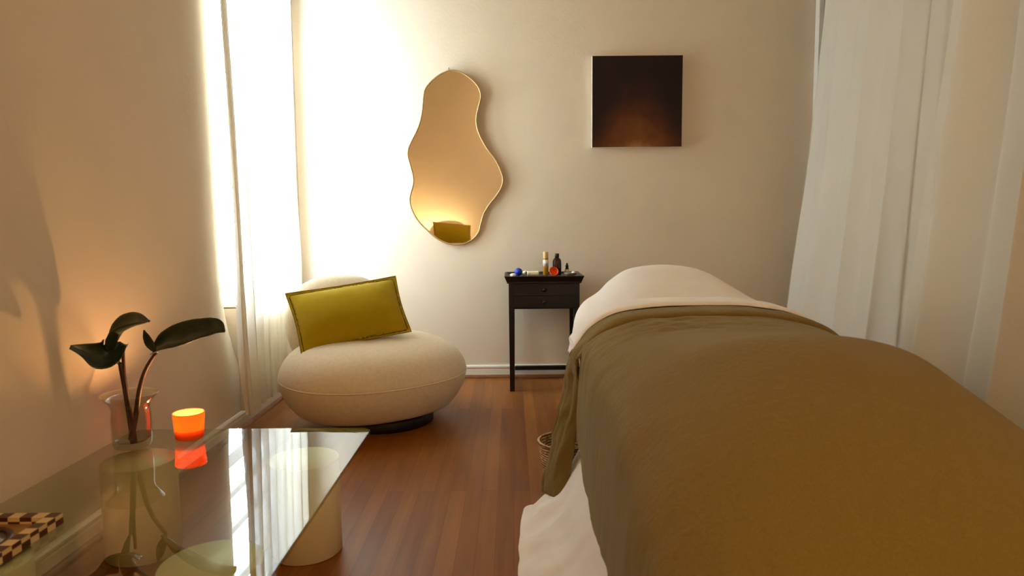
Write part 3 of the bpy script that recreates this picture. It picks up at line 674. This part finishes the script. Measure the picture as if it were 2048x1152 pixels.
# olive blanket
bl = thing('olive_blanket', 'olive brown linen blanket covering the massage bed, folded back at the head end', 'blanket', (0.66, 1.9, 0.5))
A20 = [(.225, .20), (.222, .42), (.235, .58), (.27, .64), (.35, .69), (.45, .715), (.62, .725), (.83, .725), (.98, .70), (1.08, .66), (1.15, .59), (1.18, .35), (1.20, .05)]
A24 = [(.225, .30), (.228, .45), (.24, .60), (.272, .652), (.35, .698), (.45, .722), (.62, .731), (.83, .731), (.98, .705), (1.07, .668), (1.135, .60), (1.17, .40), (1.19, .10)]
A155 = [(.225, .03), (.222, .33), (.235, .57), (.28, .64), (.36, .70), (.48, .755), (.65, .785), (.78, .776), (.90, .745), (.985, .693), (1.08, .62), (1.2, .48), (1.26, .05)]
A120 = [(.225, .02), (.22, .28), (.225, .49), (.27, .57), (.35, .63), (.48, .68), (.65, .70), (.78, .69), (.88, .66), (.95, .62), (1.05, .55), (1.2, .42), (1.3, .03)]
A95 = [(.225, .02), (.22, .22), (.225, .38), (.27, .46), (.35, .51), (.48, .545), (.65, .56), (.78, .55), (.88, .52), (.95, .49), (1.05, .43), (1.2, .33), (1.3, .03)]
A82 = [(.24, .01), (.23, .08), (.24, .16), (.28, .21), (.35, .25), (.48, .27), (.65, .275), (.78, .27), (.88, .25), (.95, .23), (1.05, .2), (1.2, .15), (1.28, .01)]
A79 = [(x, .012) for x, z in A82]
def crease(p):
    h = 0
    side = max(0, min(1, (0.34 - p.x) / 0.08))
    h += side * min(1, p.z * 4) * 0.007 * (nz(p.y * 9 + p.z * 2.5, p.z * 3, 3) + 0.35 * nz(p.y * 24 + p.z * 5, p.z * 5, 5))
    # drag wrinkles just below the fold
    g = math.exp(-((p.y - 2.18) / 0.13) ** 2) * math.exp(-((p.x - 0.50) / 0.24) ** 2) * (p.z > 0.5)
    h += g * 0.014 * nz(p.x * 9 + p.y * 14, p.y * 26 - p.x * 8, 1)
    g2 = math.exp(-((p.y - 2.26) / 0.08) ** 2) * (p.z > 0.55)
    h += g2 * 0.004 * nz(p.x * 5, p.y * 40, 2)
    return h
link('blanket_top', at(sweep([(2.43, A24), (2.25, [(x, z - .002) for x, z in A24]), (2.0, A20), (1.75, [((a_[0] + b_[0]) / 2, (a_[1] + b_[1]) / 2 + .006 * (3 < i < 10)) for i, (a_, b_) in enumerate(zip(A20, A155))]), (1.52, A155), (1.2, A120), (.95, A95), (.82, A82), (.79, A79)], 170, 170, 0.004, 1, crease), bl), m_linen, bl, solid=0.005)
# turned-back edge, longer than the rest on the window side
def cuff(dy, dz, dx=0):
    q = [(x, z + dz) for x, z in cuffp[3:14]]
    left = [(.105 + dx, .065 + abs(dy) * 0.3), (.118 + dx, .16), (.140 + dx, .30), (.165 + dx, .42), (.190 + dx * .4, .53), (.212, .592 + dz * .5)]
    right = [(1.165, .55), (1.185, .40), (1.20, .22)]
    return left + q + right
def cr2(p):
    side = max(0, min(1, (0.26 - p.x) / 0.06))
    return side * (0.014 * nz(p.y * 18 + p.z * 3, p.z * 3.5, 7) + 0.010 * nz(p.y * 40 + p.z * 5, p.z * 12, 9) + 0.005 * nz(p.y * 60, p.z * 30, 9)) + 0.002 * nz(p.x * 12, p.y * 30, 2)
link('turned_back_edge', at(sweep([(2.30, cuff(.13, -.018, .075)), (2.305, cuff(.10, -.003, .062)), (2.33, cuff(.06, .006, .035)), (2.39, cuff(.03, .008, .01)), (2.43, cuff(.0, .006, 0)), (2.445, cuff(.0, -.004, .01)), (2.44, cuff(.02, -.016, .03))], 130, 40, 0.004, 4, cr2), bl), m_linen, bl, solid=0.004)

# white under-sheet hanging to the floor on the window side
us = thing('floor_length_sheet', 'white cotton under-sheet spilling from below the olive blanket onto the floor', 'sheet', (0.15, 2.0, 0))
prof_y = [2.46, 2.42, 2.36, 2.2, 2.0, 1.75, 1.45, 1.2]
ins_ = []
for k, Y in enumerate(prof_y):
    q = min(1, k / 2); o_ = [.10, .045, .028, .018, .012, .0, -.01, 0][k]
    ins_.append((Y, [(o_, .006), (o_ + .03, .016), (.10 + (1 - q) * .03, .05 + .01 * q), (.155, .085 + .02 * q), (.20, .13 + .05 * q), (.245, .19 + .08 * q), (.27, .34)]))
def cr3(p): return max(0, min(1, (0.25 - p.x) / 0.12)) * 0.7 * (1) * (0.016 * nz(p.x * 4 + p.y * 2, p.y * 13, 6) + 0.010 * nz(p.x * 16 + p.y * 6, p.y * 12, 2) + 0.004 * nz(p.x * 30, p.y * 30, 2))
link('sheet_drape', at(sweep(ins_, 60, 120, 0.0, 2, cr3), us), m_sheet, us, solid=0.003)

# straw basket under the head end
bk = thing('woven_basket', 'small woven straw basket on the floor behind the hanging blanket edge', 'basket', (0.215, 2.70, 0))
link('basket_body', lathe([(0, 0), (0.085, 0), (0.09, 0.006), (0.115, 0.165), (0.112, 0.17), (0.106, 0.165), (0.082, 0.012), (0, 0.010)], 48), m_wicker, bk)
bm = bmesh.new(); tube(bm, [(0.1125 * math.cos(2 * math.pi * k / 40), 0.1125 * math.sin(2 * math.pi * k / 40), 0.168) for k in range(40)], 0.006, 8, True); link('basket_rim', bm, m_wicker, bk)
